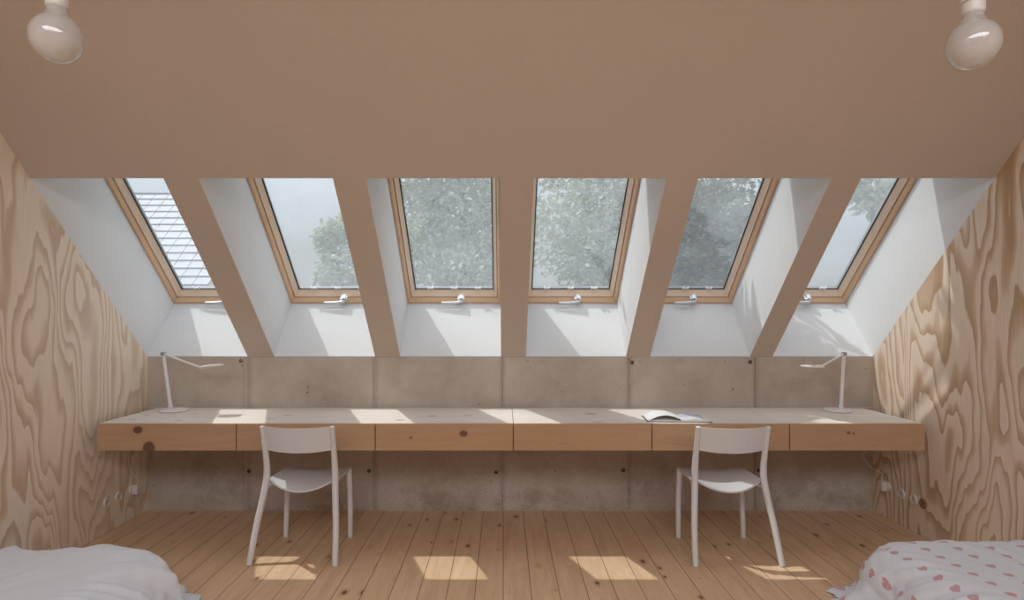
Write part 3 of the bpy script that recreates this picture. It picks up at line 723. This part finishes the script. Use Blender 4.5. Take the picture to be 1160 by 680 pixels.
# ------------------------------------------------------------------ outside
def tree(base, height, blobs, nleaf, ls, mat, label, seed, asp=2.4, tr=0.14, droop=0.5, cat='tree', nm='tree', grp=None):
    wts = [q[6] if len(q) > 6 else 1.0 for q in blobs]; blobs = [q[:6] for q in blobs]
    rnd = random.Random(seed); b = Vector(base); t = empty(nm, b, label=label, cat=cat, group=grp)
    mb = MB(); mb.tube([(0, 0, 0), (0.1, 0.05, height * .3), (-0.05, 0, height * .65), (0, 0, height)], [tr, tr * .8, tr * .5, tr * .15], 10)
    for (cx, cy, cz, rx, ry, rz) in blobs:
        c = Vector((cx, cy, cz)) - b; s = Vector((0, 0, max(0.3, min(height * .9, c.z - rz * 0.8))))
        mid = s.lerp(c, .55) + Vector((rnd.uniform(-.1, .1), rnd.uniform(-.1, .1), .15)); mb.tube([s, mid, c], [tr * .4, tr * .28, tr * .1], 7)
        for q in range(7):
            dv = Vector((rnd.uniform(-1, 1) * rx, rnd.uniform(-1, 1) * ry, rnd.uniform(-1, 1) * rz)) * .75
            mb.tube([c.lerp(mid, .4), c + dv * .5 + Vector((0, 0, .05)), c + dv], [tr * .16, tr * .1, tr * .03], 5)
    mb.build('trunk', M['bark'], t, smooth=60)
    vol = [x[3] * x[4] * x[5] * k for x, k in zip(blobs, wts)]; tot = sum(vol)
    vs = []; fs = []
    for (cx, cy, cz, rx, ry, rz), vv in zip(blobs, vol):
        c = Vector((cx, cy, cz)) - b
        for q in range(int(nleaf * vv / tot)):
            while True:
                d = Vector((rnd.uniform(-1, 1), rnd.uniform(-1, 1), rnd.uniform(-1, 1)))
                if d.length <= 1: break
            r = d.length; d = d * (0.65 + 0.35 * r) if rnd.random() < .6 else d
            p = c + Vector((d.x * rx, d.y * ry, d.z * rz)); l = ls * rnd.uniform(.6, 1.3)
            ax = Vector((rnd.gauss(0, 1), rnd.gauss(0, 1), rnd.gauss(-droop, .6))).normalized(); sd_ = ax.cross(Vector((rnd.gauss(0, 1), rnd.gauss(0, 1), rnd.gauss(0, 1)))).normalized()
            i = len(vs); up = ax.cross(sd_) * l * 0.12
            vs += [p, p + ax * l * .5 + sd_ * l / asp + up, p + ax * l, p + ax * l * .5 - sd_ * l / asp + up]; fs += [(i, i + 1, i + 2), (i, i + 2, i + 3)]
    me = bpy.data.meshes.new('foliage'); me.from_pydata([tuple(v) for v in vs], [], fs); me.materials.append(mat)
    o = bpy.data.objects.new('foliage', me); C.objects.link(o); o.parent = t
GZ = -2.6
struct(MB().box((-40, YK + 1.4, GZ - .2), (40, 60, GZ)).build('ground', M['grass']), 'grassy garden outside below the roof windows', 'ground')
# dense shrub-like tree close behind window five
tree((3.0, 8.6, GZ), 5.5, [(2.6, 8.2, 1.6, 1.0, .8, .9), (3.0, 8.4, 2.1, .9, .8, 1.0), (2.7, 8.6, 2.6, .8, .7, .6), (3.0, 8.8, 1.2, .8, .7, .9), (2.9, 8.9, 3.1, .9, .6, .5), (2.2, 8.9, 2.9, .7, .6, .5)], 17000, 0.085, M['leafdark'], 'dense dark green tree close outside the fifth roof window', 4, 2.6, cat='tree')
# overhanging tree whose twigs shade the fifth window
def ov(x, s, t, up):   # a point on the glass, moved up the sun's rays
    p = P(x, s, TH) ; q = p - SUN_DIR * up; return q
bl = []
for (x, s, up, r) in ((1.17, .22, 2.3, .17), (1.42, .20, 2.5, .17), (1.15, .48, 2.4, .17), (1.36, .46, 2.6, .18), (1.62, .14, 2.3, .14), (1.12, .72, 2.5, .15), (1.30, .68, 2.7, .10), (1.55, .38, 2.4, .10)):
    q = ov(x, s, 0, up); bl.append((q.x, q.y, q.z, r, r, r))
for (x, s, up, r) in ((2.04, .13, 2.3, .13), (2.25, .18, 2.3, .10), (2.12, 1.28, 2.6, .13), (2.03, .65, 2.4, .05), (.83, .20, 2.4, .05)):
    q = ov(x, s, 0, up); bl.append((q.x, q.y, q.z, r, r, r, 0.38))
tree((0.08, 8.2, GZ), 6.6, bl, 1590, 0.155, M['leafpale'], 'tall tree whose high leafy twigs overhang the two rightmost roof windows', 9, 4.6, 0.08, 0.4)
# open trees further away
tree((2.3, 14, GZ), 7.5, [(1.6, 13.5, 3.2, 1.3, 1, 1.1), (3.0, 14, 3.9, 1.4, 1, 1.2), (2.4, 14, 2.2, 1.2, 1, .8), (2.2, 14.3, 5.0, 1.7, 1, 1.0), (3.3, 13.5, 2.0, 1.0, 1, .7)], 9000, 0.15, M['leafpale'], 'loose branching tree outside the window right of the middle rafter', 14, 3.2, 0.16)
tree((-0.9, 15, GZ), 7, [(-0.7, 15, 3.8, 1.3, 1, 1.1), (-1.8, 15, 3.0, 1.1, 1, .9), (-.5, 14.6, 2.5, 1.2, 1, .8), (-2.1, 15.5, 4.3, .8, .8, .7), (-1.2, 15.3, 5.2, 1.6, 1, 1.0)], 9000, 0.15, M['leafpale'], 'pale rounded tree outside the window left of the middle rafter', 22, 3.0, 0.16)
tree((7.4, 12.5, GZ), 7.5, [(7.5, 12.5, 3.9, .6, .6, .4), (6.9, 12.5, 4.3, .4, .5, .25)], 700, 0.28, M['leafpale'], 'sparse tree with long leaves outside the rightmost roof window', 31, 6, 0.1)
tree((-4.0, 18, GZ), 7, [(-4.6, 18.5, 3.6, 1.0, .9, .8), (-4.2, 18, 2.6, 1.2, 1, .9)], 6000, 0.17, M['leafpale'], 'pale tree beside the tiled neighbour roof', 41, 3.0, 0.16)
# neighbour's house with tiled roof
hs = empty('house', (-9.5, 15, GZ), label='neighbour house with pale tiled roof seen through the leftmost window', cat='house')
def loc(mb, n, m): o = mb.build(n, m, hs); o.location = -Vector(hs.location); return o
mb = MB(); mb.prism([(12.6, GZ), (19.4, GZ), (19.4, 1.5), (16, 4.4), (12.6, 1.5)], -13.5, -6.6); loc(mb, 'walls', M['render'])
mb = MB(); n = 17; tn = (4.5 - 1.25) / (16 - 12.3)
for k in range(n):
    for sgn in (1, -1):
        y0 = 12.3 + 3.7 * k / n; y1 = 12.3 + 3.7 * (k + 1.15) / n; z0 = 1.25 + (y0 - 12.3) * tn; z1 = 1.25 + (y1 - 12.3) * tn
        if sgn < 0: y0, y1 = 32 - y0, 32 - y1
        x = -13.8
        while x < -6.3:
            xe = min(x + 0.33, -6.2); g = 0.008
            mb.hexa([(x + g, y0, z0 + .03), (xe - g, y0, z0 + .03), (xe - g, y1, z1 - 0.005), (x + g, y1, z1 - 0.005), (x + g, y0, z0 + .055), (xe - g, y0, z0 + .055), (xe - g, y1, z1 + .015), (x + g, y1, z1 + .015)]); x += 0.33
loc(mb, 'tiled_roof', M['tiles'])
